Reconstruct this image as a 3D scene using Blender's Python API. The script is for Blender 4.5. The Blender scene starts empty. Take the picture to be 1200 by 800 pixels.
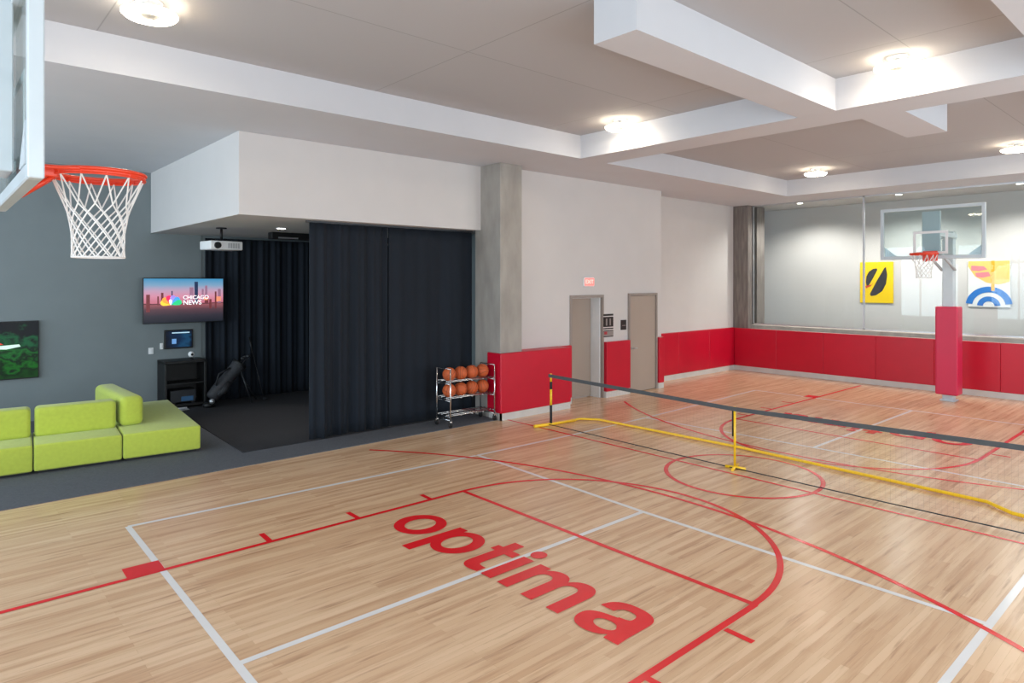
import bpy, bmesh, math, random
from mathutils import Vector, Matrix
random.seed(7)
PI = math.pi
scn = bpy.context.scene
col = scn.collection

# ------------------------------------------------------------------ materials
def lin(c):
    return tuple(((v/255)/12.92 if v/255 <= .04045 else ((v/255+.055)/1.055)**2.4) for v in c) + (1,)

def newmat(name):
    m = bpy.data.materials.new(name); m.use_nodes = True
    nt = m.node_tree
    return m, nt, nt.nodes['Principled BSDF'], nt.nodes['Material Output']

def mat(name, rgb, rough=.6, metal=0, var=.06, scale=6, bump=0, bscale=80, stretch=(1, 1, 1), sheen=0, coat=0):
    m, nt, b, out = newmat(name)
    b.inputs['Roughness'].default_value = rough
    b.inputs['Metallic'].default_value = metal
    if sheen: b.inputs['Sheen Weight'].default_value = sheen
    if coat:
        b.inputs['Coat Weight'].default_value = coat; b.inputs['Coat Roughness'].default_value = .15
    c = lin(rgb)
    tc = nt.nodes.new('ShaderNodeTexCoord'); mp = nt.nodes.new('ShaderNodeMapping')
    mp.inputs['Scale'].default_value = stretch
    nt.links.new(tc.outputs['Object'], mp.inputs['Vector'])
    n = nt.nodes.new('ShaderNodeTexNoise'); n.inputs['Scale'].default_value = scale; n.inputs['Detail'].default_value = 4
    nt.links.new(mp.outputs['Vector'], n.inputs['Vector'])
    r = nt.nodes.new('ShaderNodeValToRGB')
    r.color_ramp.elements[0].position = .3; r.color_ramp.elements[1].position = .7
    r.color_ramp.elements[0].color = tuple(v*(1-var) for v in c[:3]) + (1,)
    r.color_ramp.elements[1].color = tuple(min(1, v*(1+var)) for v in c[:3]) + (1,)
    nt.links.new(n.outputs['Fac'], r.inputs['Fac']); nt.links.new(r.outputs['Color'], b.inputs['Base Color'])
    if bump:
        n2 = nt.nodes.new('ShaderNodeTexNoise'); n2.inputs['Scale'].default_value = bscale; n2.inputs['Detail'].default_value = 3
        nt.links.new(mp.outputs['Vector'], n2.inputs['Vector'])
        bp = nt.nodes.new('ShaderNodeBump'); bp.inputs['Strength'].default_value = bump; bp.inputs['Distance'].default_value = .01
        nt.links.new(n2.outputs['Fac'], bp.inputs['Height']); nt.links.new(bp.outputs['Normal'], b.inputs['Normal'])
    return m

def emit(name, rgb, s):
    m, nt, b, out = newmat(name)
    b.inputs['Base Color'].default_value = lin(rgb)
    b.inputs['Emission Color'].default_value = lin(rgb); b.inputs['Emission Strength'].default_value = s
    return m

def glassmat(name, tint, refl=.4, rough=.02):
    m, nt, b, out = newmat(name); nt.nodes.remove(b)
    t = nt.nodes.new('ShaderNodeBsdfTransparent'); t.inputs['Color'].default_value = lin(tint)
    g = nt.nodes.new('ShaderNodeBsdfGlossy'); g.inputs['Roughness'].default_value = rough
    lw = nt.nodes.new('ShaderNodeLayerWeight')
    f = nt.nodes.new('ShaderNodeMath'); f.operation = 'POWER'; f.inputs[1].default_value = 4
    nt.links.new(lw.outputs['Facing'], f.inputs[0])
    mu = nt.nodes.new('ShaderNodeMath'); mu.operation = 'MULTIPLY_ADD'; mu.inputs[1].default_value = refl; mu.inputs[2].default_value = .02
    mx = nt.nodes.new('ShaderNodeMixShader')
    nt.links.new(f.outputs[0], mu.inputs[0]); nt.links.new(mu.outputs[0], mx.inputs['Fac'])
    nt.links.new(t.outputs[0], mx.inputs[1]); nt.links.new(g.outputs[0], mx.inputs[2])
    nt.links.new(mx.outputs[0], out.inputs['Surface'])
    return m

def woodfloor():
    m, nt, b, out = newmat('maple_strip_floor')
    tc = nt.nodes.new('ShaderNodeTexCoord')
    br = nt.nodes.new('ShaderNodeTexBrick')
    br.offset = .37; br.inputs['Scale'].default_value = 1
    br.inputs['Brick Width'].default_value = 1.7; br.inputs['Row Height'].default_value = .058
    br.inputs['Mortar Size'].default_value = .0006; br.inputs['Mortar Smooth'].default_value = .3; br.inputs['Bias'].default_value = -.15
    br.inputs['Color1'].default_value = lin((230, 197, 163)); br.inputs['Color2'].default_value = lin((209, 171, 136))
    br.inputs['Mortar'].default_value = lin((182, 142, 108))
    nt.links.new(tc.outputs['Object'], br.inputs['Vector'])
    def streak(scale, sc, p0, c0, p1, fac, prev, rough=.6):
        mp = nt.nodes.new('ShaderNodeMapping'); mp.inputs['Scale'].default_value = scale
        nt.links.new(tc.outputs['Object'], mp.inputs['Vector'])
        n = nt.nodes.new('ShaderNodeTexNoise'); n.inputs['Scale'].default_value = sc; n.inputs['Detail'].default_value = 5; n.inputs['Roughness'].default_value = rough
        nt.links.new(mp.outputs['Vector'], n.inputs['Vector'])
        r = nt.nodes.new('ShaderNodeValToRGB')
        r.color_ramp.elements[0].position = p0; r.color_ramp.elements[0].color = c0
        r.color_ramp.elements[1].position = p1; r.color_ramp.elements[1].color = (1, 1, 1, 1)
        nt.links.new(n.outputs['Fac'], r.inputs['Fac'])
        mx = nt.nodes.new('ShaderNodeMix'); mx.data_type = 'RGBA'; mx.blend_type = 'MULTIPLY'; mx.inputs['Factor'].default_value = fac
        nt.links.new(prev, mx.inputs['A']); nt.links.new(r.outputs['Color'], mx.inputs['B'])
        return mx.outputs['Result']
    o1 = streak((.55, 9, 1), 1.5, .30, (.58, .44, .34, 1), .52, .55, br.outputs['Color'])
    o2 = streak((1.1, 15, 1), 1.4, .25, (.34, .20, .13, 1), .41, .62, o1, .5)
    o3 = streak((.12, .5, 1), 1.2, .35, (.86, .76, .66, 1), .65, .6, o2)
    nt.links.new(o3, b.inputs['Base Color'])
    b.inputs['Roughness'].default_value = .24
    b.inputs['Specular IOR Level'].default_value = .55
    b.inputs['Coat Weight'].default_value = .12; b.inputs['Coat Roughness'].default_value = .24
    return m

def paneled(name, rgb, rough, w, horizontal=False):
    """plain painted ceiling board with thin joints"""
    m, nt, b, out = newmat(name)
    tc = nt.nodes.new('ShaderNodeTexCoord'); br = nt.nodes.new('ShaderNodeTexBrick')
    br.offset = 0; br.inputs['Scale'].default_value = 1
    br.inputs['Brick Width'].default_value = w; br.inputs['Row Height'].default_value = 3.3
    br.inputs['Mortar Size'].default_value = .008; br.inputs['Mortar Smooth'].default_value = .4
    c = lin(rgb)
    br.inputs['Color1'].default_value = c; br.inputs['Color2'].default_value = tuple(v*.97 for v in c[:3]) + (1,)
    br.inputs['Mortar'].default_value = tuple(v*.72 for v in c[:3]) + (1,)
    mp = nt.nodes.new('ShaderNodeMapping'); mp.inputs['Location'].default_value = (1.9, .8, 0)
    nt.links.new(tc.outputs['Object'], mp.inputs['Vector']); nt.links.new(mp.outputs['Vector'], br.inputs['Vector'])
    nt.links.new(br.outputs['Color'], b.inputs['Base Color'])
    b.inputs['Roughness'].default_value = rough
    return m

def screenmat(name, stops, strength, axis='Z', noise=0, nscale=8):
    """picture shown by a lit screen: colour bands along one axis (generated coords)"""
    m, nt, b, out = newmat(name)
    tc = nt.nodes.new('ShaderNodeTexCoord'); sp = nt.nodes.new('ShaderNodeSeparateXYZ')
    nt.links.new(tc.outputs['Generated'], sp.inputs[0])
    n = nt.nodes.new('ShaderNodeTexNoise'); n.inputs['Scale'].default_value = nscale; n.inputs['Detail'].default_value = 5
    nt.links.new(tc.outputs['Generated'], n.inputs['Vector'])
    ma = nt.nodes.new('ShaderNodeMath'); ma.operation = 'MULTIPLY_ADD'; ma.inputs[1].default_value = noise
    sub = nt.nodes.new('ShaderNodeMath'); sub.operation = 'SUBTRACT'; sub.inputs[1].default_value = .5
    nt.links.new(n.outputs['Fac'], sub.inputs[0]); nt.links.new(sub.outputs[0], ma.inputs[0])
    nt.links.new(sp.outputs[axis], ma.inputs[2])
    r = nt.nodes.new('ShaderNodeValToRGB')
    e = r.color_ramp.elements
    e[0].position = stops[0][0]; e[0].color = lin(stops[0][1]); e[1].position = stops[-1][0]; e[1].color = lin(stops[-1][1])
    for p, c in stops[1:-1]:
        k = e.new(p); k.color = lin(c)
    nt.links.new(ma.outputs[0], r.inputs['Fac'])
    b.inputs['Base Color'].default_value = (.005, .005, .005, 1); b.inputs['Roughness'].default_value = .35; b.inputs['Specular IOR Level'].default_value = .2
    nt.links.new(r.outputs['Color'], b.inputs['Emission Color']); b.inputs['Emission Strength'].default_value = strength
    return m

M = dict(
    floor=woodfloor(),
    white_wall=mat('white_wall_paint', (207, 203, 202), .75, var=.015, scale=2),
    soffit=mat('soffit_paint', (203, 204, 210), .8, var=.015, scale=2),
    ceil=paneled('ceiling_board', (180, 179, 182), .85, 3.2),
    grey_wall=mat('grey_wall_paint', (124, 133, 136), .7, var=.03, scale=2),
    red=mat('red_vinyl_pad', (194, 3, 42), .38, var=.03, scale=3),
    red_post=mat('red_vinyl_post_pad', (206, 34, 76), .4, var=.03, scale=3),
    base=mat('pale_rubber_base', (205, 203, 200), .5, var=.06, scale=3),
    concrete=mat('board_formed_concrete', (158, 153, 147), .75, var=.14, scale=5, bump=.15, stretch=(1, 1, .35)),
    dark_concrete=mat('weathered_concrete', (120, 112, 108), .8, var=.25, scale=6, bump=.2, stretch=(2.5, 2.5, .4)),
    taupe=mat('taupe_door_paint', (166, 152, 141), .5, var=.03, scale=2, stretch=(1, 1, .3)),
    taupe_frame=mat('taupe_frame_paint', (150, 140, 134), .5, var=.02),
    jamb=mat('white_jamb_paint', (222, 224, 226), .5, var=.02),
    curtain=mat('navy_curtain_cloth', (13, 23, 35), .9, var=.12, scale=3, bump=.1, bscale=200, stretch=(1, 1, .15)),
    carpet=mat('charcoal_carpet', (84, 87, 94), .95, var=.15, scale=40, bump=.3, bscale=300),
    mat_dark=mat('black_turf', (38, 38, 43), .9, var=.2, scale=30, bump=.3, bscale=250),
    green=mat('lime_wool', (180, 194, 72), .85, var=.05, scale=20, bump=.12, bscale=350, sheen=.25),
    black=mat('black_plastic', (13, 13, 15), .5, var=.1),
    black_cloth=mat('black_nylon', (34, 34, 38), .7, var=.2, scale=20, bump=.1),
    grey_cloth=mat('grey_nylon', (46, 47, 52), .7, var=.2, scale=20),
    dark_grey=mat('dark_grey_metal', (60, 62, 66), .4, .6),
    white=mat('white_plastic', (232, 233, 235), .4, var=.02),
    white_metal=mat('white_powder_coat', (196, 206, 213), .4, var=.02, coat=.3),
    silver=mat('brushed_aluminium', (196, 199, 203), .35, .8, var=.05),
    chrome=mat('chrome', (210, 212, 214), .2, 1, var=.02),
    orange=mat('orange_powder_coat', (232, 62, 28), .4, var=.04, coat=.3),
    cord=mat('white_net_cord', (228, 226, 224), .8, var=.05, scale=60),
    ball=mat('orange_brown_rubber', (196, 92, 46), .6, var=.1, scale=30, bump=.3, bscale=300),
    seam=mat('black_rubber_seam', (30, 24, 22), .6),
    yellow=mat('yellow_powder_coat', (243, 196, 20), .35, var=.04, coat=.4),
    netblack=mat('black_net_twine', (34, 36, 40), .8),
    tape=mat('dark_grey_net_tape', (74, 78, 82), .7, var=.08, scale=10),
    line_red=mat('red_floor_paint', (224, 28, 36), .25, var=.04, scale=3, coat=.25),
    line_white=mat('white_floor_paint', (228, 226, 226), .25, var=.03, scale=3, coat=.25),
    sign_black=mat('black_sign_face', (34, 30, 30), .4, var=.05),
    sign_grey=mat('grey_sign_face', (140, 132, 130), .4, var=.05),
    sign_white=mat('white_sign_letter', (225, 220, 218), .4, var=.02),
    sign_red=mat('red_sign_square', (170, 50, 60), .4, var=.02),
    exit=emit('lit_exit_face', (255, 118, 112), 1.0),
    exit_letter=emit('lit_exit_letter', (255, 190, 180), 1.0),
    poster_y=mat('yellow_print', (246, 206, 8), .5, var=.02),
    poster_k=mat('charcoal_print', (48, 48, 54), .5, var=.35, scale=25),
    poster_r=mat('red_print', (205, 60, 40), .5, var=.03),
    poster_o=mat('apricot_print', (246, 198, 110), .5, var=.03),
    poster_or=mat('orange_print', (246, 170, 30), .5, var=.03),
    poster_p=mat('pink_print', (232, 128, 140), .5, var=.06),
    poster_b=mat('blue_print', (30, 116, 200), .5, var=.05),
    poster_w=mat('white_print', (232, 232, 232), .5, var=.02),
    glass=glassmat('clear_window_glass', (244, 248, 248), .4),
    board_glass=glassmat('backboard_glass', (240, 246, 246), .5),
    diffuser=emit('lamp_diffuser', (255, 240, 216), 40.0),
    edge_glow=emit('lamp_edge_glow', (255, 238, 208), 30.0),
    lampdisc=mat('satin_lamp_disc', (205, 200, 190), .5),
    spot_lens=emit('downlight_lens', (255, 250, 240), 8.0),
)

# ------------------------------------------------------------------ geometry helpers
class MB:
    def __init__(self): self.bm = bmesh.new()
    def _bev(self, vs, bev, seg):
        if bev:
            es = list({e for v in vs for e in v.link_edges})
            bmesh.ops.bevel(self.bm, geom=es, offset=bev, segments=seg, profile=.5, affect='EDGES')
    def box(self, x0, x1, y0, y1, z0, z1, bev=0, seg=2, mtx=None):
        r = bmesh.ops.create_cube(self.bm, size=1)
        vs = r['verts']
        mt = Matrix.Translation(((x0+x1)/2, (y0+y1)/2, (z0+z1)/2)) @ Matrix.Diagonal((x1-x0, y1-y0, z1-z0, 1))
        bmesh.ops.transform(self.bm, matrix=mt, verts=vs)
        if mtx is not None: bmesh.ops.transform(self.bm, matrix=mtx, verts=vs)
        self._bev(vs, bev, seg)
        return self
    def tube(self, pts, r, n=8, caps=True, closed=False):
        pts = [Vector(p) for p in pts]; rings = []
        N = len(pts)
        up = Vector((0, 0, 1))
        for i, p in enumerate(pts):
            if closed: d = pts[(i+1) % N] - pts[i-1]
            else: d = pts[min(i+1, N-1)] - pts[max(i-1, 0)]
            d.normalize()
            a = d.cross(up)
            if a.length < 1e-3: a = d.cross(Vector((0, 1, 0)))
            a.normalize(); b = a.cross(d)
            rr = r[i] if isinstance(r, (list, tuple)) else r
            rings.append([self.bm.verts.new(p + (a*math.cos(2*PI*k/n) + b*math.sin(2*PI*k/n))*rr) for k in range(n)])
        for i in range(N if closed else N-1):
            A, B = rings[i], rings[(i+1) % N]
            for k in range(n):
                f = self.bm.faces.new((A[k], A[(k+1) % n], B[(k+1) % n], B[k])); f.smooth = n > 5
        if caps and not closed:
            self.bm.faces.new(rings[0]); self.bm.faces.new(rings[-1][::-1])
        return self
    def lathe(self, prof, c=(0, 0, 0), n=24, axis='Z'):
        rings = []
        for r, z in prof:
            ring = []
            for k in range(n):
                a = 2*PI*k/n; x, y = r*math.cos(a), r*math.sin(a)
                v = {'Z': (x, y, z), 'X': (z, x, y), 'Y': (y, z, x)}[axis]
                ring.append(self.bm.verts.new(Vector(v)+Vector(c)))
            rings.append(ring)
        for A, B in zip(rings, rings[1:]):
            for k in range(n):
                f = self.bm.faces.new((A[k], A[(k+1) % n], B[(k+1) % n], B[k])); f.smooth = True
        self.bm.faces.new(rings[0]); self.bm.faces.new(rings[-1])
        return self
    def sphere(self, c, r, u=20, v=12, sc=(1, 1, 1)):
        g = bmesh.ops.create_uvsphere(self.bm, u_segments=u, v_segments=v, radius=r)
        bmesh.ops.transform(self.bm, matrix=Matrix.Translation(c) @ Matrix.Diagonal((*sc, 1)), verts=g['verts'])
        for vv in g['verts']:
            for f in vv.link_faces: f.smooth = True
        return self
    def poly(self, pts, thick):          # pts 3D planar, extruded by vector thick
        a = [self.bm.verts.new(p) for p in pts]
        b = [self.bm.verts.new(Vector(p)+Vector(thick)) for p in pts]
        n = len(a)
        self.bm.faces.new(a); self.bm.faces.new(b[::-1])
        for k in range(n): self.bm.faces.new((a[k], b[k], b[(k+1) % n], a[(k+1) % n]))
        return self
    def build(self, name, m, parent=None, loc=None, smooth_angle=None, **p):
        bmesh.ops.recalc_face_normals(self.bm, faces=self.bm.faces[:])
        me = bpy.data.meshes.new(name); self.bm.to_mesh(me); self.bm.free()
        me.materials.append(m)
        o = bpy.data.objects.new(name, me); col.objects.link(o)
        if smooth_angle:
            for f in me.polygons: f.use_smooth = True
            try: me.set_sharp_from_angle(angle=math.radians(smooth_angle))
            except Exception: pass
        if parent: o.parent = parent
        if loc: o.location = loc
        for k, v in p.items(): o[k] = v
        return o

def thing(name, label, cat, loc=(0, 0, 0), rz=0, group=None):
    o = bpy.data.objects.new(name, None); col.objects.link(o)
    o.location = loc; o.rotation_euler = (0, 0, rz); o.empty_display_size = .1
    o['label'] = label; o['category'] = cat
    if group: o['group'] = group
    return o
def tag(o, label, cat, group=None):
    o['label'] = label; o['category'] = cat
    if group: o['group'] = group
    return o
def struct(mb, name, m, parent=None, **k):
    o = mb.build(name, m, parent, **k)
    if parent is None: o['kind'] = 'structure'
    return o
def copy_tree(o, parent=None):
    c = o.copy(); col.objects.link(c)
    if parent: c.parent = parent
    for ch in [x for x in bpy.data.objects if x.parent == o]: copy_tree(ch, c)
    return c

# ------------------------------------------------------------------ room dimensions (metres, camera foot at the origin)
S, C = 4.65, 5.05                        # soffit and recessed ceiling heights
X0, X1 = -5.0, 17.5                      # wall behind the camera, glazed end wall
Y0, YW, YR, YG = -2.6, 9.35, 9.92, 14.5  # window side, door wall, set-back wall, grey lounge wall
COR = 19.45                              # corridor wall behind the glass

# ------------------------------------------------------------------ floor with painted court
floor = struct(MB().box(X0, X1+.1, Y0, YR+.1, -.2, 0), 'floor', M['floor'])
carpet = struct(MB().box(X0, 7.86, 9.09, YG, -.02, .012, .005), 'floor_carpet', M['carpet'])

LZ = .0012
ZC = [0]
def stripe(mb, pts, w, closed=False, z=LZ):
    ZC[0] += 1; z = z+ZC[0]*.00003
    pts = [Vector((p[0], p[1], 0)) for p in pts]; N = len(pts); L = []; R = []
    for i, p in enumerate(pts):
        a = pts[i-1] if (i > 0 or closed) else pts[i]
        b = pts[(i+1) % N] if (i < N-1 or closed) else pts[i]
        d = (b-a).normalized(); n = Vector((-d.y, d.x, 0))*w/2
        L.append(mb.bm.verts.new((p.x+n.x, p.y+n.y, z))); R.append(mb.bm.verts.new((p.x-n.x, p.y-n.y, z)))
    for i in range(N if closed else N-1):
        j = (i+1) % N
        mb.bm.faces.new((L[i], L[j], R[j], R[i]))
    return mb
def arc(cx, cy, r, a0, a1, n=48):
    return [(cx+r*math.cos(math.radians(a0+(a1-a0)*k/n)), cy+r*math.sin(math.radians(a0+(a1-a0)*k/n))) for k in range(n+1)]
MID = 7.92
CY = 4.43
mx_ = lambda pts: [(2*MID-x, y) for x, y in pts]
wl = MB()
W = .055
WH = [[(1.545, 7.645), (5.92, 7.44)], [(1.545, 7.645), (1.50, 1.15)], [(1.55, 4.42), (5.83, 4.42)],
      [(5.95, 7.45), (5.83, 4.42), (5.80, 1.27)], [(1.5, 1.293), (8.0, 1.283)], [(5.95, 7.44), (8.0, 7.40)]]
for l in WH:
    stripe(wl, l, W)
    stripe(wl, mx_(l), W)
wl.build('pickleball_line', M['line_white'], floor, label='white painted court lines')
rl = MB()
RED = [[(-1.0, 6.30), (4.8, 6.28)], [(-1.0, 2.56), (4.8, 2.57)], [(4.8, 6.30), (4.8, 2.55)],
       arc(4.8, CY, 1.85, -90, 90), arc(-.30, CY, 6.78, -37.5, 39.5, 64),
       [(2.48, 6.30), (2.49, 6.55)], [(3.42, 6.30), (3.42, 6.53)], [(4.34, 6.30), (4.35, 6.50)],
       [(2.48, 2.55), (2.48, 2.32)], [(3.40, 2.55), (3.40, 2.32)], [(4.30, 2.53), (4.29, 2.31)]]
for l in RED:
    stripe(rl, l, .055, z=LZ+.0007)
    stripe(rl, mx_(l), .055, z=LZ+.0007)
stripe(rl, [(1.27, 6.415), (1.56, 6.41)], .25, z=LZ+.0012)
stripe(rl, [(1.27, 2.445), (1.56, 2.445)], .25, z=LZ+.0012)
stripe(rl, mx_([(1.27, 6.415), (1.56, 6.41)]), .25, z=LZ+.0012)
stripe(rl, arc(7.93, CY, .96, 0, 360, 56)[:-1], .055, closed=True, z=LZ+.0007)
stripe(rl, [(MID-.04, 9.0), (MID-.09, .9)], .05, z=LZ+.0007)
rl.build('basketball_line', M['line_red'], floor, label='red painted court lines')

# lettering "optima": outlines in units of the x-height, u along the word, v up
def bez_loop(segs):                      # list of points or ('c', p1, p2, p3) from the previous point
    pts = []
    for s in segs:
        if s[0] == 'c':
            p0 = pts[-1]; p1, p2, p3 = s[1:]
            for k in range(1, 11):
                t = k/10; a = (1-t)**3; b = 3*(1-t)**2*t; c = 3*(1-t)*t*t; d = t**3
                pts.append((a*p0[0]+b*p1[0]+c*p2[0]+d*p3[0], a*p0[1]+b*p1[1]+c*p2[1]+d*p3[1]))
        else: pts.append(s)
    return pts
def ell(cx, cy, rx, ry, n=36, rev=False):
    p = [(cx+rx*math.cos(2*PI*k/n), cy+ry*math.sin(2*PI*k/n)) for k in range(n)]
    return p[::-1] if rev else p
def rect(x0, x1, y0, y1): return [(x0, y0), (x1, y0), (x1, y1), (x0, y1)]
def letters():
    out = []                             # (outer, [holes])
    out.append((ell(.55, .5, .55, .53), [ell(.55, .5, .285, .33)]))                    # o
    px = 1.24                                                                          # p
    out.append((rect(px, px+.265, -.36, 1.0), []))
    out.append((ell(px+.60, .5, .50, .53), [ell(px+.58, .5, .255, .325)]))
    tx = 2.46                                                                          # t
    out.append((bez_loop([(tx+.13, 1.30), (tx+.13, .25), ('c', (tx+.13, .02), (tx+.25, -.03), (tx+.44, -.03)), (tx+.62, 0), (tx+.62, .2),
                          ('c', (tx+.45, .19), (tx+.395, .2), (tx+.395, .32)), (tx+.395, 1.30)]), []))
    out.append((rect(tx, tx+.62, .80, 1.0), []))
    ix = 3.18                                                                          # i
    out.append((rect(ix, ix+.27, 0, 1.0), [])); out.append((ell(ix+.135, 1.24, .155, .155), []))
    qx = 3.62                                                                          # m
    out.append((rect(qx, qx+.265, 0, 1.0), []))
    def arch(x):
        return bez_loop([(x, 0), (x+.265, 0), (x+.265, .55), ('c', (x+.265, .72), (x+.33, .80), (x+.44, .80)),
                         ('c', (x+.56, .80), (x+.585, .72), (x+.585, .58)), (x+.585, 0), (x+.85, 0), (x+.85, .68),
                         ('c', (x+.85, .90), (x+.74, 1.03), (x+.55, 1.03)), ('c', (x+.42, 1.03), (x+.32, .97), (x+.25, .86)), (x, .6)])
    out.append((arch(qx), [])); out.append((arch(qx+.585), []))
    ax = 5.24                                                                          # a
    out.append((bez_loop([(ax+.07, .68), (ax+.33, .68), ('c', (ax+.35, .79), (ax+.41, .84), (ax+.52, .84)),
                          ('c', (ax+.64, .84), (ax+.70, .80), (ax+.70, .70)), ('c', (ax+.70, .62), (ax+.66, .61), (ax+.5, .59)), (ax+.7, .3), (ax+.7, .14),
                          (ax+.72, 0), (ax+.985, 0), (ax+.97, .2), (ax+.97, .72),
                          ('c', (ax+.97, .94), (ax+.8, 1.03), (ax+.53, 1.03)), ('c', (ax+.25, 1.03), (ax+.09, .92), (ax+.07, .68))]), []))
    out.append((bez_loop([(ax+.72, .62), ('c', (ax+.68, .57), (ax+.58, .585), (ax+.40, .55)), ('c', (ax+.12, .51), (ax+.02, .43), (ax+.02, .27)),
                          ('c', (ax+.02, .08), (ax+.15, -.03), (ax+.36, -.03)), ('c', (ax+.52, -.03), (ax+.63, .02), (ax+.71, .12)), (ax+.78, .4)]),
                [ell(ax+.50, .29, .20, .125)]))
    return out
def flat_shapes(shapes, fn, zs):
    """shapes -> bmesh of filled 2D outlines with holes, mapped by fn(u,v) -> 3D"""
    mb = MB()
    for i, (outer, holes) in enumerate(shapes):
        cu = bpy.data.curves.new('c', 'CURVE'); cu.dimensions = '2D'; cu.fill_mode = 'BOTH'
        for lp in [outer] + holes:
            sp = cu.splines.new('POLY'); sp.points.add(len(lp)-1); sp.use_cyclic_u = True
            for k, (u, v) in enumerate(lp): sp.points[k].co = (u, v, 0, 1)
        co = bpy.data.objects.new('c', cu); col.objects.link(co)
        dg = bpy.context.evaluated_depsgraph_get()
        me = bpy.data.meshes.new_from_object(co.evaluated_get(dg))
        n0 = len(mb.bm.verts)
        mb.bm.from_mesh(me); mb.bm.verts.ensure_lookup_table()
        for v in mb.bm.verts[n0:]: v.co = Vector(fn(v.co.x, v.co.y)) + Vector(zs)*(i*.00012)
        bpy.data.objects.remove(co); bpy.data.meshes.remove(me); bpy.data.curves.remove(cu)
    return mb
US = 3.10/6.28
flat_shapes(letters(), lambda u, v: (3.555+v*.51, 5.98-u*US, LZ+.0032), (0, 0, 1)).build('lettering', M['line_red'], floor, label='red painted word reading up the near half')
flat_shapes(letters(), lambda u, v: (2*MID-3.555-v*.51, 2*CY-5.98+u*US, LZ+.0032), (0, 0, 1)).build('lettering', M['line_red'], floor, label='red painted word on the far half')

# ------------------------------------------------------------------ walls
def wall_doors():
    mb = MB(); T = .42
    mb.box(8.28, 9.93, YW, YW+T, 0, S); mb.box(9.93, 10.92, YW, YW+T, 2.19, S)
    mb.box(10.92, 11.81, YW, YW+T, 0, S); mb.box(11.81, 12.80, YW, YW+T, 2.22, S); mb.box(12.80, 13.04, YW, YR, 0, S)
    mb.box(12.0, 13.04, YW+T, YR+.1, 0, S)
    return mb
struct(wall_doors(), 'wall_left', M['white_wall'])
struct(MB().box(13.04, X1+.1, YR, YR+.2, 0, S+.4), 'wall_recess', M['white_wall'])
struct(MB().box(X0-.2, 4.27, YG, YG+.2, -.2, C+.1), 'wall_lounge', M['grey_wall'])
struct(MB().box(4.27, 9.5, YG+.02, YG+.2, -.2, C+.1), 'wall_lounge_side', M['grey_wall'])
struct(MB().box(9.3, 9.5, YW+.42, YG+.02, -.2, C+.1), 'wall_lounge_end', M['grey_wall'])
struct(MB().box(3.33, 8.28, 9.6, YG, 3.46, S, .004, 1), 'ceiling_bulkhead', M['white_wall'])
# wall behind the camera with tall windows, and the window wall on the right
def holed_wall(axis, pos, t, a0, a1, z1, wins, zb, zt):
    mb = MB(); cur = a0
    def bx(p0, p1, z0_, z1_):
        if axis == 'X': mb.box(pos-t, pos, p0, p1, z0_, z1_)
        else: mb.box(p0, p1, pos-t, pos, z0_, z1_)
    for w0, w1 in wins:
        bx(cur, w0, -.2, z1); bx(w0, w1, -.2, zb); bx(w0, w1, zt, z1); cur = w1
    bx(cur, a1, -.2, z1)
    return mb
WB = [(-1.6, 1.6), (2.4, 5.6), (6.4, 9.0), (10.2, 13.8)]
struct(holed_wall('X', X0, .2, Y0-.2, YG+.2, C+.1, WB, .6, 4.2), 'wall_back', M['white_wall'])
WRt = [(-3.6, -.4), (.6, 3.8), (4.8, 8.0), (9.0, 12.2), (13.2, 16.4)]
struct(holed_wall('Y', Y0, .2, X0-.2, COR+.1, C+.1, WRt, .8, 4.2), 'wall_right', M['white_wall'])
wn = 2
for w0, w1 in WB:
    f = MB()
    for y in (w0, (w0+w1)/2-.03, w1-.06): f.box(X0-.14, X0-.06, y, y+.06, .6, 4.2)
    for z in (.6, 4.14): f.box(X0-.14, X0-.06, w0, w1, z, z+.06)
    o = struct(f, 'window_%d' % wn, M['silver']); wn += 1
    MB().box(X0-.105, X0-.095, w0+.06, w1-.06, .66, 4.14).build('pane', M['glass'], o)
for w0, w1 in WRt:
    f = MB()
    for x in (w0, (w0+w1)/2-.03, w1-.06): f.box(x, x+.06, Y0-.14, Y0-.06, .8, 4.2)
    for z in (.8, 4.14): f.box(w0, w1, Y0-.14, Y0-.06, z, z+.06)
    o = struct(f, 'window_%d' % wn, M['silver']); wn += 1
    MB().box(w0+.06, w1-.06, Y0-.105, Y0-.095, .86, 4.14).build('pane', M['glass'], o)
# glazed end wall: low concrete curb, glass panes, mullion, corridor beyond
struct(MB().box(X1, X1+.32, Y0, YR, -.2, 1.28, .01, 1), 'wall_end', M['concrete'])
gl = MB()
for y in (9.42, 6.47, 3.2, .2): gl.box(X1+.02, X1+.05, y, y+.045, 1.30, S+.02)
gl.box(X1+.02, X1+.05, Y0, 9.46, S-.035, S+.02); gl.box(X1+.02, X1+.05, Y0, 9.46, 1.30, 1.33)
win = struct(gl, 'window_1', M['silver'])
for y0, y1 in ((6.515, 9.42), (3.245, 6.47), (.245, 3.2), (Y0, .2)):
    MB().box(X1+.03, X1+.042, y0, y1, 1.33, S-.035).build('pane', M['glass'], win)
struct(MB().box(COR, COR+.15, Y0-.2, YR+2.0, -.2, C+.1), 'wall_corridor', M['white_wall'])
struct(MB().box(X1+.3, COR, YR+1.2, YR+1.4, -.2, C+.1), 'wall_corridor_end', M['white_wall'])
struct(MB().box(X1+.1, COR, Y0-.2, YR+1.4, -.2, 0), 'floor_corridor', M['carpet'])
struct(MB().box(X1+.1, COR, Y0-.2, YR+1.4, S+.02, S+.2), 'ceiling_corridor', M['white_wall'])
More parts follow.
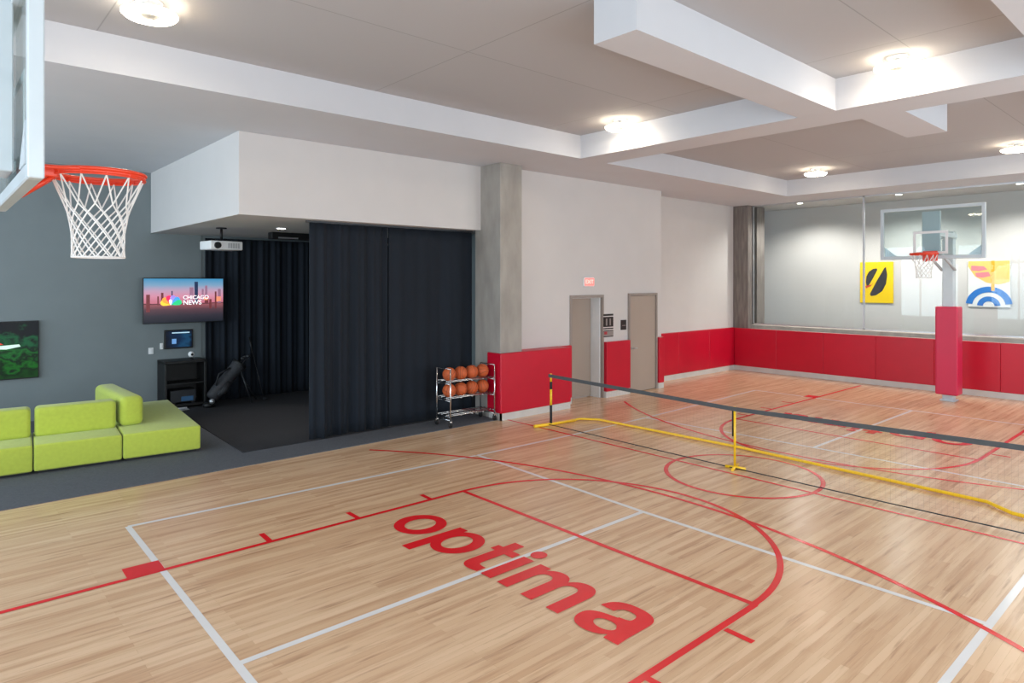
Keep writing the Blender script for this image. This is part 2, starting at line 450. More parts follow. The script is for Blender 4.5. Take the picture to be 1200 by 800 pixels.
# corner column at the end wall and the tall column by the curtain
struct(MB().box(17.28, 17.5, 9.46, YR, 0, S, .01, 1), 'trim_1', M['dark_concrete'])
struct(MB().box(17.86, 18.3, 9.50, YR+.3, 0, S, .01, 1), 'trim_2', M['dark_concrete'])
struct(MB().box(7.75, 8.28, 9.04, 9.77, 0, S, .008, 1), 'trim_3', M['concrete'])

# ------------------------------------------------------------------ ceiling
struct(MB().box(X0, X1+.1, Y0-.2, YG+.1, C, C+.2), 'ceiling', M['ceil'])
sof = MB()
sof.box(X0, X1+.1, 7.82, YG, S, C)                        # along the lounge and door wall
sof.box(16.22, X1+.1, Y0-.2, 7.82, S, C)                  # along the glass
sof.box(X0, 16.22, Y0-.2, 1.34, S, C)                     # window side
sof.box(X0, -1.6, 1.34, 7.82, S, C)                       # behind the camera
sof.box(8.55, 9.24, 1.34, 7.82, S, C)                     # cross beam
struct(sof, 'ceiling_soffit', M['soffit'])
struct(MB().box(4.53, 8.55, 3.50, 3.98, S, C), 'ceiling_beam', M['soffit'])
struct(MB().box(9.24, 10.95, 2.93, 3.45, S, C), 'ceiling_stub_beam', M['soffit'])

# ------------------------------------------------------------------ red wall pads, bases, doors
PT, PB = 1.20, .13
def pads(mb, along, a0, a1, f0, f1, step, zt=PT):
    n = max(1, round((a1-a0)/step)); w = (a1-a0)/n
    for k in range(n):
        p0, p1 = a0+k*w+.0015, a0+(k+1)*w-.0015
        if along == 'X': mb.box(p0, p1, f0, f1, PB, zt, .012, 3)
        else: mb.box(f0, f1, p0, p1, PB, zt, .012, 3)
p = MB()
p.box(7.70, 9.53, 8.965, 9.035, PB, PT+.01, .02, 4); p.box(7.70, 7.746, 8.99, 9.36, PB, PT+.01, .02, 4); p.box(8.285, 9.53, 9.0, YW-.002, PB, PT+.005, .02, 3); p.box(9.533, 9.885, 9.27, YW-.002, PB, PT, .02, 3)
struct(p, 'trim_4', M['red'])
p = MB(); pads(p, 'X', 10.955, 11.775, 9.26, YW-.002, .9); struct(p, 'trim_5', M['red'])
p = MB(); pads(p, 'X', 12.835, 13.04, 9.26, YW-.002, .9); struct(p, 'trim_6', M['red'])
p = MB(); pads(p, 'X', 13.06, 17.4, YR-.06, YR-.002, 1.5); struct(p, 'trim_7', M['red'])
p = MB(); pads(p, 'Y', Y0, YR-.07, 17.22, 17.278, 1.22, 1.19); struct(p, 'trim_8', M['red'])
struct(MB().box(17.28, 17.5, Y0, 9.46, 0, 1.18), 'wall_end_plinth', M['base'])
b = MB()
b.box(7.73, 9.53, 8.99, 9.038, 0, PB); b.box(7.73, 7.748, 8.99, 9.34, 0, PB); b.box(8.285, 9.53, 9.0, YW, 0, PB); b.box(9.53, 9.885, 9.29, YW, 0, PB); struct(b, 'baseboard_left', M['base'])
struct(MB().box(10.955, 11.775, 9.28, YW, 0, PB), 'baseboard_doors', M['base'])
struct(MB().box(12.835, 13.045, 9.28, YW, 0, PB), 'baseboard_jog', M['base'])
struct(MB().box(13.05, 17.4, YR-.05, YR, 0, PB), 'baseboard_recess', M['base'])
struct(MB().box(17.23, 17.28, Y0, YR-.05, 0, PB), 'baseboard_end', M['base'])
# door 1: set deep in its opening; door 2 nearly flush
f = MB(); f.box(9.89, 9.95, 9.33, 9.40, 0, 2.22); f.box(10.905, 10.945, 9.33, 9.40, 0, 2.22); f.box(9.95, 10.905, 9.33, 9.40, 2.16, 2.22)
d1 = struct(f, 'door_1', M['taupe_frame'])
j = MB(); j.box(10.875, 10.918, 9.40, 9.76, 0, 2.17); j.box(9.932, 9.96, 9.40, 9.76, 0, 2.17); j.box(9.96, 10.875, 9.40, 9.76, 2.15, 2.18)
j.build('jamb', M['jamb'], d1)
leaf = MB().box(9.965, 10.87, 9.64, 9.69, .01, 2.145, .004, 1).build('door_leaf', M['taupe'], d1)
h = MB(); h.tube([(10.06, 9.64, 1.0), (10.06, 9.58, 1.0), (10.17, 9.58, 1.0)], .011); h.lathe([(.028, 0), (.028, .01)], (10.06, 9.63, 1.0), 16, 'Y')
h.build('door_handle', M['silver'], leaf)
f = MB(); f.box(11.78, 11.83, 9.30, 9.42, 0, 2.24); f.box(12.785, 12.83, 9.30, 9.42, 0, 2.24); f.box(11.83, 12.785, 9.30, 9.42, 2.19, 2.24)
d2 = struct(f, 'door_2', M['taupe_frame'])
leaf = MB().box(11.835, 12.78, 9.33, 9.38, .01, 2.185, .004, 1).build('door_leaf', M['taupe'], d2)
h = MB(); h.tube([(11.92, 9.33, 1.0), (11.92, 9.27, 1.0), (12.03, 9.27, 1.0)], .011); h.lathe([(.028, 0), (.028, .01)], (11.92, 9.32, 1.0), 16, 'Y')
h.build('door_handle', M['silver'], leaf)

# ------------------------------------------------------------------ signs beside the doors
def text_mesh(s, size, loc, rot, m, parent, name='lettering', ext=.001, align='CENTER'):
    cu = bpy.data.curves.new('t', 'FONT'); cu.body = s; cu.size = size; cu.extrude = ext; cu.align_x = align; cu.align_y = 'CENTER'; cu.offset = size*.012
    o = bpy.data.objects.new('t', cu); col.objects.link(o)
    me = bpy.data.meshes.new_from_object(o.evaluated_get(bpy.context.evaluated_depsgraph_get()))
    bpy.data.objects.remove(o); bpy.data.curves.remove(cu)
    me.materials.clear(); me.materials.append(m)
    t = bpy.data.objects.new(name, me); col.objects.link(t); t.location = loc; t.rotation_euler = rot; t.parent = parent
    return t
FY = (PI/2, 0, 0)                        # text facing -Y
ex = thing('exit_sign', 'lit red exit sign on the white wall above the left door', 'sign', (10.44, YW, 2.40))
MB().box(-.155, .155, -.05, 0, 0, .19, .006, 2).build('housing', M['white'], ex)
MB().box(-.14, .14, -.056, -.048, .015, .175).build('face', M['exit'], ex)
text_mesh('EXIT', .12, (0, -.057, .095), FY, M['exit_letter'], ex)
s1 = thing('door_sign', 'tall black sign plaque right of the left door, with grey lower panel', 'sign', (11.09, YW, 1.30))
MB().box(-.17, .17, -.02, 0, 0, .50, .003, 1).build('panel', M['sign_black'], s1)
MB().box(-.165, .165, -.024, -.018, .02, .13).build('lower_panel', M['sign_grey'], s1)
MB().box(-.14, -.05, -.027, -.022, .06, .12).build('red_mark', M['sign_red'], s1)
for z in (.15, .20, .44): MB().box(-.17, .17, -.024, -.018, z, z+.018).build('white_stripe', M['sign_white'], s1)
for x in (-.06, .06): MB().box(x-.022, x+.022, -.024, -.018, .25, .40).build('pictogram', M['sign_grey'], s1)
s2 = thing('room_sign', 'small black square sign beside the right flush door', 'sign', (11.62, YW, 1.43))
MB().box(-.09, .09, -.02, 0, 0, .22, .003, 1).build('panel', M['sign_black'], s2)
MB().box(-.06, .06, -.024, -.018, .09, .105).build('white_stripe', M['sign_grey'], s2)

# ------------------------------------------------------------------ curtains
def curtain(mb, x0, x1, y, z0, z1, amp, per, seed, nx=220, nz=14, t=.02):
    rnd = random.Random(seed); ph = [rnd.uniform(0, 6.28) for _ in range(6)]
    def off(x, z):
        u = (x-x0)/per*2*PI
        k = .55+.45*(z1-z)/(z1-z0)
        return amp*k*(.55*math.sin(u+ph[0]+.9*math.sin(x*1.7+ph[1])) + .3*math.sin(2.3*u+ph[2]) + .35*math.sin(.37*u+ph[3]+.15*z))
    F = []; B = []
    for i in range(nx+1):
        x = x0+(x1-x0)*i/nx; fr = []; br = []
        for j in range(nz+1):
            z = z0+(z1-z0)*j/nz; o = off(x, z)
            fr.append(mb.bm.verts.new((x, y+o-t/2, z))); br.append(mb.bm.verts.new((x, y+o+t/2, z)))
        F.append(fr); B.append(br)
    def q(a, b, c, d):
        f = mb.bm.faces.new((a, b, c, d)); f.smooth = True
    for i in range(nx):
        for j in range(nz):
            q(F[i][j], F[i+1][j], F[i+1][j+1], F[i][j+1]); q(B[i][j], B[i][j+1], B[i+1][j+1], B[i+1][j])
        q(F[i][0], B[i][0], B[i+1][0], F[i+1][0]); q(F[i][nz], F[i+1][nz], B[i+1][nz], B[i][nz])
    for j in range(nz):
        q(F[0][j], F[0][j+1], B[0][j+1], B[0][j]); q(F[nx][j], B[nx][j], B[nx][j+1], F[nx][j+1])
    return mb
curtain(MB(), 4.50, 5.90, 9.84, .03, 3.43, .07, .34, 3).build('curtain', M['curtain'],
    label='dark navy floor-length curtain with open left edge, beside the room opening', category='curtain', group='front curtains under the white bulkhead')
curtain(MB(), 5.93, 7.74, 9.87, .03, 3.43, .035, .60, 11).build('curtain', M['curtain'],
    label='dark navy flatter curtain hanging between the seam and the concrete column', category='curtain', group='front curtains under the white bulkhead')
curtain(MB(), 4.30, 9.1, 14.36, .03, 3.40, .075, .30, 5, nx=420).build('curtain', M['curtain'],
    label='dark navy pleated curtain at the back of the dark room behind the projector', category='curtain')
tr = thing('curtain_track', 'slim dark curtain track under the front edge of the white bulkhead', 'track', (4.45, 9.85, 3.46))
MB().box(0, 3.28, -.03, .03, -.03, 0).build('rail', M['dark_grey'], tr)
tg = thing('sensor_bar', 'black overhead bar mounted under the bulkhead at the right of the dark room', 'bar', (6.4, 12.65, 3.458))
MB().box(-1.42, 1.2, -.1, .1, -.13, 0, .005, 1).build('housing', M['black'], tg)
MB().box(-.3, .3, -.05, .05, -.001, .0015).build('mount_plate', M['black'], tg)
MB().box(-1.3, -.9, -.104, -.09, -.12, -.09).build('light_strip', M['silver'], tg)
# dark turf of the curtained room
tm = struct(MB().poly([(3.45, 9.78, .012), (7.72, 9.78, .012), (9.2, 9.95, .012), (9.2, 14.45, .012), (3.62, 14.45, .012)], (0, 0, .012)), 'floor_turf', M['mat_dark'])

# ------------------------------------------------------------------ lounge: modular sofa
def module(label, x0, x1, depth, backs, z=.39, cat='sofa'):
    """x0..x1 along the sofa, y from 0 (front) to depth"""
    o = thing('sofa_module', label, cat, SOFA_O, SOFA_R, 'lime green modular sofa')
    g = .006
    MB().box(x0+g, x1-g, 0, depth, .045, z, .028, 4).build('seat', M['green'], o, smooth_angle=50)
    MB().box(x0+.05, x1-.05, .06, depth-.06, .014, .047).build('plinth', M['black'], o)
    for kind in backs:
        if kind == 'rear':
            MB().box(x0+.02, x1-.02, .56, .86, z-.02, z+.39, .06, 5).build('backrest', M['green'], o, smooth_angle=50)
        else:
            mt = Matrix.Translation((x0+.19, .58, z)) @ Matrix.Rotation(math.radians(7), 4, 'Z')
            MB().box(-.155, .155, 0, 1.68, -.01, .43, .09, 5, mt).build('backrest', M['green'], o, smooth_angle=50)
    return o
SOFA_O = (3.03, 10.29, 0); SOFA_R = math.radians(-5.0)
module('lime green sofa module at the right end, deep open seat with sideways bolster', -1.0, 0, 2.66, ['side'])
module('lime green sofa module next to the deep end piece, fully in view', -2.0, -1.0, .98, ['rear'])
module('lime green sofa module cut off by the left edge of the photo', -3.0, -2.0, .98, ['rear'])

# ------------------------------------------------------------------ lounge wall: television, screens, cabinet
def bez_leaf(cx, cz, ang, L, wd):
    ca, sa = math.cos(ang), math.sin(ang)
    pts = [(0, 0), (.35, .32), (.7, .5), (.93, .36), (1, 0), (.93, -.36), (.7, -.5), (.35, -.32)]
    return [(cx+L*u*ca-wd*v*sa, cz+L*u*sa+wd*v*ca) for u, v in pts]
TVY = 14.12
tvw, tvh = 1.46, .86
tv = thing('television', 'large wall television showing a city skyline at dusk, over the black cabinet', 'television', (3.85, TVY, 1.70))
MB().box(-tvw/2-.015, tvw/2+.015, 0, .05, -.015, tvh+.015, .006, 1).build('housing', M['black'], tv)
MB().box(-.2, .2, .05, .37, .25, .6).build('wall_mount', M['dark_grey'], tv)
sky = screenmat('skyline_picture', [(0, (34, 40, 52)), (.16, (62, 58, 70)), (.3, (104, 74, 84)), (.41, (170, 100, 108)), (.43, (60, 40, 50)), (.445, (225, 130, 150)), (.6, (238, 160, 186)), (.72, (214, 176, 204)), (.85, (140, 180, 214)), (1, (70, 160, 210))], .75, 'Z', .05, 6)
MB().box(-tvw/2, tvw/2, -.003, .004, 0, tvh).build('screen', sky, tv)
tower_dark = emit('tower_dark', (34, 50, 84), .55); tower_red = emit('tower_brick', (112, 52, 56), .6); tower_mid = emit('tower_violet', (150, 108, 132), .65); tower_glow = emit('tower_glow', (236, 146, 110), .7)
class bars:
    def __init__(self, lst, y0, y1): self.a = (lst, y0, y1)
    def build(self, name, m, parent):
        lst, y0, y1 = self.a
        for x, w, z0_, z1_ in lst: MB().box(-tvw/2+x*tvw-w*tvw/2, -tvw/2+x*tvw+w*tvw/2, y0, y1, z0_*tvh, z1_*tvh).build(name, m, parent)
bars([(.645, .045, .43, .93), (.34, .015, .45, .72)], -.006, -.002).build('tall_tower', tower_dark, tv)
bars([(.05, .045, .25, .64), (.17, .02, .4, .60), (.22, .03, .45, .68), (.9, .022, .3, .7), (.83, .03, .3, .52), (.78, .05, .43, .55)], -.005, -.002).build('brick_tower', tower_red, tv)
bars([(.585, .05, .43, .8), (.73, .025, .5, .76), (.775, .03, .5, .84), (.95, .04, .43, .76), (.5, .03, .43, .62), (.28, .03, .43, .6)], -.0045, -.002).build('violet_tower', tower_mid, tv)
bars([(.94, .06, .47, .58), (.77, .05, .5, .56)], -.0055, -.002).build('lit_tower', tower_glow, tv)
fc = [((246, 196, 60), 165), ((238, 150, 60), 140), ((220, 40, 90), 108), ((150, 130, 210), 76), ((70, 150, 220), 44), ((40, 190, 120), 18)]
for k, (c, a) in enumerate(fc):
    pts = bez_leaf(-tvw/2+.33*tvw, .405*tvh, math.radians(a), .20 if k not in (2, 3) else .19, .11)
    MB().poly([(x, -.008-k*.0004, z) for x, z in pts], (0, .004, 0)).build('feather', emit('feather_%d' % k, c, .9), tv)
wht = emit('white_glow', (250, 244, 244), .8)
MB().poly([(x, -.012, z) for x, z in bez_leaf(-tvw/2+.325*tvw, .39*tvh, math.radians(95), .12, .06)], (0, .004, 0)).build('bird_body', wht, tv)
text_mesh('CHICAGO', .105, (-tvw/2+.475*tvw, -.014, .565*tvh), FY, wht, tv, 'caption', .002, 'LEFT')
text_mesh('NEWS', .125, (-tvw/2+.475*tvw, -.014, .445*tvh), FY, wht, tv, 'caption', .002, 'LEFT')

gs = thing('wall_screen', 'dark wall screen showing green foliage, left of the sofa bolster', 'screen', (.85, YG-.06, .80))
MB().box(-.67, .665, 0, .05, -.01, 1.005, .005, 1).build('housing', M['black'], gs)
fol = screenmat('foliage_picture', [(0, (16, 70, 20)), (.14, (6, 34, 14)), (.26, (22, 110, 30)), (.36, (4, 22, 14)), (.48, (26, 112, 44)), (.58, (5, 22, 18)), (.70, (20, 100, 60)), (.82, (6, 16, 22)), (1, (6, 10, 24))], .7, 'Z', 1.1, 4.5)
MB().box(-.65, .65, -.004, .004, .008, .99).build('screen', fol, gs)
MB().poly([(.0, -.008, .58), (.38, -.008, .60), (.40, -.008, .56), (.2, -.008, .52), (.05, -.008, .53)], (0, .004, 0)).build('white_streak', emit('pale_streak', (190, 214, 200), .7), gs)
MB().poly([(-.1, -.008, .62), (.12, -.008, .635), (.16, -.008, .605), (0, -.008, .60)], (0, .004, 0)).build('red_streak', emit('red_streak', (190, 50, 36), .7), gs)

tp = thing('control_tablet', 'small dark control screen on the grey wall under the television', 'screen', (3.83, YG+.004, 1.15))
MB().box(-.265, .265, -.05, 0, 0, .38, .008, 2).build('housing', M['black'], tp)
MB().box(-.24, .24, -.054, -.048, .03, .355).build('screen', screenmat('tablet_picture', [(0, (10, 18, 34)), (.5, (14, 44, 78)), (.8, (26, 74, 110)), (1, (12, 30, 54))], .8, 'X', .9, 3), tp)
MB().box(-.13, .2, -.057, -.052, .31, .33).build('status_bar', emit('status_white', (170, 200, 214), .8), tp)
MB().box(-.13, -.05, -.057, -.052, .10, .2).build('menu_tile', emit('tile_blue', (96, 140, 190), .8), tp)
sw = thing('light_switch', 'white light switch on the grey wall left of the black cabinet', 'switch', (3.33, YG, 1.07))
MB().box(-.045, .045, -.012, 0, 0, .125, .004, 2).build('plate', M['white'], sw)
MB().box(-.017, .017, -.018, -.01, .03, .095, .003, 2).build('rocker', M['white'], sw)
sw2 = thing('light_switch', 'white narrow wall plate at the left edge of the control screen', 'switch', (3.52, YG, 1.15))
MB().box(-.028, .028, -.012, 0, 0, .125, .004, 2).build('plate', M['white'], sw2)
MB().box(-.012, .012, -.018, -.01, .03, .095, .003, 2).build('rocker', M['white'], sw2)

cb = thing('media_cabinet', 'black open-front media cabinet against the grey wall', 'cabinet', (3.82, 14.19, .012))
k = MB(); W2, D2, H2 = .385, .27, .94
k.box(-W2, W2, -D2, D2, H2-.05, H2, .006, 1); k.box(-W2, W2, -D2, D2, .05, .10, .006, 1)
for sx in (-1, 1): k.box(sx*W2-.045 if sx > 0 else -W2, W2 if sx > 0 else -W2+.045, -D2, D2, .05, H2-.02, .006, 1)
k.box(-W2+.03, W2-.03, D2-.03, D2, .1, H2-.04)
k.build('body', M['black'], cb)
for sx in (-1, 1):
    for sy in (-1, 1):
        MB().lathe([(.03, 0), (.03, .05)], (sx*.35, sy*.2, .0), 12).build('foot', M['black'], cb)
MB().box(-W2+.045, W2-.045, -D2+.02, D2-.03, .48, .505).build('shelf', M['black'], cb)
rc = thing('receiver', 'grey electronics box on the lower shelf of the media cabinet', 'electronics', (3.80, 14.16, .115))
MB().box(-.25, .22, -.17, .17, .02, .26, .008, 1).build('case', M['dark_grey'], rc)
MB().box(-.05, .17, -.175, -.165, .04, .13).build('display', emit('receiver_display', (30, 62, 92), .5), rc)
for sx in (-1, 1): MB().box(sx*.17-.03, sx*.17+.03, -.15, .15, 0, .022).build('foot', M['black'], rc)
pp = thing('paper_tray', 'pale flat tray on the carpet in front of the black cabinet', 'tray', (3.66, 13.78, .024))
MB().box(-.12, .16, -.09, .09, 0, .012, .004, 1).build('base', M['silver'], pp)
MB().box(-.12, .16, .075, .09, .01, .035, .003, 1).build('lip', M['silver'], pp)
cm = thing('webcam', 'small white ball camera standing on top of the black cabinet', 'camera', (3.97, 14.12, .952))
MB().lathe([(.05, 0), (.05, .012), (.015, .02), (.015, .06)], (0, 0, 0), 20).build('stand', M['black'], cm)
MB().sphere((0, 0, .10), .06).build('ball', M['white'], cm)
MB().lathe([(.024, -.065), (.024, -.05)], (0, 0, .10), 16, 'Y').build('lens', M['black'], cm)

# projector under the bulkhead
pj = thing('projector', 'white ceiling projector hanging from a black pole in front of the dark room', 'projector', (3.93, 12.2, 3.46), math.radians(8))
MB().lathe([(.09, -.02), (.09, 0)], n=20).build('ceiling_plate', M['black'], pj)
MB().lathe([(.022, -.23), (.022, -.015)], n=14).build('pole', M['black'], pj)
MB().box(-.1, .1, -.1, .1, -.245, -.225).build('bracket', M['black'], pj)
MB().box(-.29, .29, -.21, .21, -.40, -.245, .02, 3).build('case', M['white'], pj, smooth_angle=40)
MB().lathe([(.055, -.245), (.06, -.20)], (-.17, 0, -.325), 20, 'Y').build('lens', M['black'], pj)
v = MB()
for i in range(5): v.box(.02+i*.045, .045+i*.045, -.214, -.205, -.37, -.28)
v.build('vent', M['silver'], pj)
MB().box(.29, .33, -.1, .1, -.37, -.29, .006, 1).build('cable_box', M['black'], pj)

# golf stand bag lying on its legs, and a leaning club
gb = thing('golf_bag', 'black golf stand bag leaning on its open legs before the back curtain', 'bag', (4.53, 13.75, .024))
A = Vector((-.30, 0, .16)); B = Vector((.28, .05, .80)); d = (B-A)
rings = [(0, .10), (.05, .125), (.3, .135), (.6, .13), (.92, .14), (.97, .15), (1, .135)]
MB().tube([A+d*t for t, r in rings], [r for t, r in rings], 16).build('body', M['grey_cloth'], gb)
MB().tube([A+d*.12+Vector((.03, -.12, -.02)), A+d*.3+Vector((.04, -.15, -.03)), A+d*.5+Vector((.03, -.12, -.02))], [.04, .075, .045], 12).build('pocket', M['black_cloth'], gb)
MB().tube([A+d*.94+Vector((0, 0, 0)), A+d*1.01], [.152, .15], 16).build('top_collar', M['black'], gb)
MB().tube([A+d*.25+Vector((-.08, -.08, .1)), A+d*.5+Vector((-.16, -.09, .16)), A+d*.75+Vector((-.08, -.08, .1))], .018, 8).build('strap', M['black_cloth'], gb)
for sx in (0, 1):
    MB().tube([B+Vector((-.04, -.1+sx*.2, -.06)), Vector((.42+sx*.22, -.22+sx*.34, .012))], .012, 8).build('leg', M['dark_grey'], gb)
MB().lathe([(.11, 0), (.12, .05), (.08, .09)], (-.34, 0, .0), 16).build('base', M['black'], gb)
for i, (du, dv) in enumerate(((-.06, 0), (.03, .05), (.05, -.05))):
    cl = A+d*1.0+Vector((du*.5, dv, 0)); t2 = cl+d.normalized()*(.14+.03*i)
    MB().tube([cl-d.normalized()*.05, t2], .007, 6).sphere(t2, .04, 12, 8, (1.2, .7, .8)).build('club', M['dark_grey'], gb)
MB().sphere((-.33, -.16, .13), .055, 12, 8).build('towel', M['silver'], gb)
gc = thing('golf_club', 'dark golf club leaning upright beside the stand bag toward the back curtain', 'club', (5.30, 13.85, .024))
MB().tube([(0, -.05, .03), (-.12, .27, 1.0)], .007, 8).build('shaft', M['dark_grey'], gc)
MB().tube([(-.12, .27, 1.0), (-.155, .355, 1.30)], .016, 10).build('grip', M['black'], gc)
MB().sphere((.03, -.06, .03), .05, 12, 8, (1.2, .8, .55)).build('head', M['dark_grey'], gc)

# ------------------------------------------------------------------ basketball hoops (front faces +X at rz=0; origin at foot of post)
def make_hoop(label, loc, rz, dz, arm, gap=.15, drop=0):
    """local frame: post at the origin, board at +arm, rim beyond it"""
    o = thing('basketball_hoop', label, 'basketball hoop', loc, rz, 'basketball hoops')
    z0, z1, w = 2.95+dz-drop, 4.0+dz-drop, .915
    bf = arm                                       # front face of the board
    MB().box(-.10, .10, -.10, .10, .0, 3.55+dz, .012, 2).build('post', M['white_metal'], o)
    MB().box(-.14, .14, -.14, .14, .0, .03, .006, 1).build('base_plate', M['white_metal'], o)
    MB().box(-.16, .20, -.205, .205, .135, 1.98, .03, 4).build('post_pad', M['red_post'], o)
    for sy in (-1, 1):
        a = MB(); a.box(.0, bf-.07, sy*.12-.03, sy*.12+.03, 3.40+dz, 3.50+dz, .008, 1)
        a.tube([(0.05, sy*.12, 2.75+dz), (bf-.09, sy*.12, 3.12+dz)], .03, 10)
        a.build('arm', M['white_metal'], o)
    m = MB(); m.box(bf-.11, bf-.05, -.16, .16, 3.0+dz, 3.9+dz, .006, 1); m.build('mounting_plate', M['white_metal'], o)
    bb = MB().box(bf-.032, bf-.018, -w+.05, w-.05, z0+.06, z1-.06).build('backboard', M['board_glass'], o)
    f = MB()
    for y in (-w, w-.062): f.box(bf-.062, bf, y, y+.062, z0, z1, .006, 1)
    f.box(bf-.062, bf, -w+.062, w-.062, z0, z0+.07, .006, 1); f.box(bf-.062, bf, -w+.062, w-.062, z1-.062, z1, .006, 1)
    f.build('frame', M['white_metal'], bb)
    for sy in (-1, 1):                             # gusset brackets at the lower corners
        g = MB(); g.poly([(bf-.066, sy*(w-.07), z0+.07), (bf-.066, sy*(w-.30), z0+.07), (bf-.066, sy*(w-.07), z0+.26)], (.012, 0, 0))
        g.build('corner_gusset', M['white_metal'], bb)
    t = MB(); tw, th = .305, .457; b0 = 3.05+dz-.0
    for y in (-tw, tw-.05): t.box(bf-.018, bf-.014, y, y+.05, b0, b0+th)
    t.box(bf-.018, bf-.014, -tw+.05, tw-.05, b0+th-.05, b0+th); t.box(bf-.018, bf-.014, -tw+.05, tw-.05, b0, b0+.05)
    t.build('target_square', M['white'], bb)
    rz_, rx = 3.05+dz, bf+gap+.2286
    ring = [(rx+.2366*math.cos(2*PI*k/48), .2366*math.sin(2*PI*k/48), rz_) for k in range(48)]
    r = MB(); r.tube(ring, .011, 10, closed=True)
    r.tube([(x, y, rz_-.028) for x, y, z in ring], .006, 6, closed=True)
    r.lathe([(.2346, -.028), (.2386, -.028), (.2386, 0), (.2346, 0)], (rx, 0, rz_), 48)
    for f_ in [q for q in r.bm.faces if len(q.verts) == 48]: r.bm.faces.remove(f_)
    for k in range(0, 48, 4): r.tube([ring[k], (ring[k][0], ring[k][1], rz_-.028)], .005, 5)
    r.tube([(bf+.01, -.14, rz_-.005), (bf+.16, -.17, rz_-.005), (rx-.12, -.205, rz_-.005)], .011, 8)
    r.tube([(bf+.01, .14, rz_-.005), (bf+.16, .17, rz_-.005), (rx-.12, .205, rz_-.005)], .011, 8)
    rim = r.build('rim', M['orange'], o)
    bk = MB(); bk.box(bf+.002, bf+.155, -.09, .09, rz_-.05, rz_+.012, .008, 2); bk.box(bf-.014, bf+.012, -.13, .13, rz_-.14, rz_+.06, .006, 1)
    bk.tube([(bf+.0, -.07, rz_-.15), (bf+.14, -.07, rz_-.04)], .012, 8); bk.tube([(bf+.0, .07, rz_-.15), (bf+.14, .07, rz_-.04)], .012, 8)
    bk.build('bracket', M['orange'], rim)
    n = MB(); N = 12
    rows = [(.0, .2286), (-.155, .165), (-.205, .150), (-.255, .140), (-.305, .133), (-.355, .130), (-.405, .130), (-.45, .132)]
    def knot(j, i):
        dz_, rad = rows[j]; a = 2*PI*(i+.5*(j % 2))/N
        return (rx+rad*math.cos(a), rad*math.sin(a), rz_-.03+dz_)
    for j in range(len(rows)-1):
        for i in range(N):
            A_ = knot(j, i)
            for s in ((0, -1) if j % 2 == 0 else (0, 1)): n.tube([A_, knot(j+1, i+s)], .0042, 5, caps=False)
    for i in range(N): n.tube([knot(7, i), knot(7, i+.5), knot(7, i+1)], .0042, 5, caps=False)
    n.build('net', M['cord'], o)
    return o
near = make_hoop('nearest basketball hoop at the upper left, glass board seen almost edge-on', (-.80, CY, 0), 0, .07, 1.19, .127, .07)
far = make_hoop('far basketball hoop in front of the end-wall glass, on a red padded post', (16.12, 4.28, 0), PI, 0, 1.22)

# ------------------------------------------------------------------ portable net
pn = thing('portable_net', 'portable black court net with yellow tube frame across mid court', 'net', (8.06, 4.62, 0))
YL, YRt = 3.50, -3.62
HC, HE = .83, .905
def top(y): return HC + (HE-HC)*(abs(y)/3.55)
for y in (YL, YRt):
    MB().tube([(0.06, y, .02), (.06, y, .36)], .022, 10).build('post_sleeve', M['netblack'], pn)
    MB().tube([(0.06, y, .34), (.06, y, HE-.26)], .021, 10).build('post', M['yellow'], pn)
    MB().tube([(0.06, y, HE-.27), (.06, y, HE-.14)], .023, 10).build('post_sleeve', M['netblack'], pn)
    MB().tube([(0.06, y, HE-.15), (.06, y, HE)], .019, 10).build('post', M['yellow'], pn)
    s = 1 if y > 0 else -1
    MB().tube([(-.28, y+.06*s, .028), (.06, y-.0*s, .028), (.62, y-.05*s, .028)], .026, 10).build('foot', M['yellow'], pn)
MB().tube([(.55, YL-.045, .028), (.76, YL-.03, .028), (.97, YL-.3, .028), (1.03, .5, .028), (.86, -2.62, .028), (.62, -2.90, .028), (.50, YRt+.06, .028)], .021, 10).build('base_bar', M['yellow'], pn)
MB().tube([(.03, 0, .03), (.03, 0, HC)], .016, 10).build('centre_pole', M['yellow'], pn)
MB().tube([(.03, .028, HC-.03), (.03, .028, HC-.4)], .012, 8).build('strap', M['netblack'], pn)
cf = MB(); cf.tube([(-.1, -.04, .02), (.2, .05, .02)], .02, 10); cf.tube([(.0, .12, .02), (.06, -.14, .02)], .02, 10); cf.build('centre_foot', M['yellow'], pn)
tb = MB()
NY = 60
for i in range(NY):
    a, b_ = YL+(YRt-YL)*i/NY, YL+(YRt-YL)*(i+1)/NY
    tb.poly([(.004, a, top(a)), (.004, b_, top(b_)), (.004, b_, top(b_)-.055), (.004, a, top(a)-.055)], (-.010, 0, 0))
tb.build('top_tape', M['tape'], pn)
MB().tube([(0, YL, .035), (0, 1.5, .022), (0, 0, .018), (0, -1.6, .022), (0, YRt, .035)], .007, 6).build('bottom_cord', M['netblack'], pn)
nm = MB(); step = .055
y = YRt
while y <= YL:
    h_ = top(y)-.05
    nm.tube([(0, y, .03), (0, y, h_)], .0003, 3, caps=False); y += step
for kz in range(1, 15):
    nm.tube([(0, YL, .03+kz*(HE-.08)/15), (0, 0, .02+kz*(HC-.07)/15), (0, YRt, .03+kz*(HE-.08)/15)], .0003, 3, caps=False)
nm.build('mesh', M['netblack'], pn, kind='stuff')

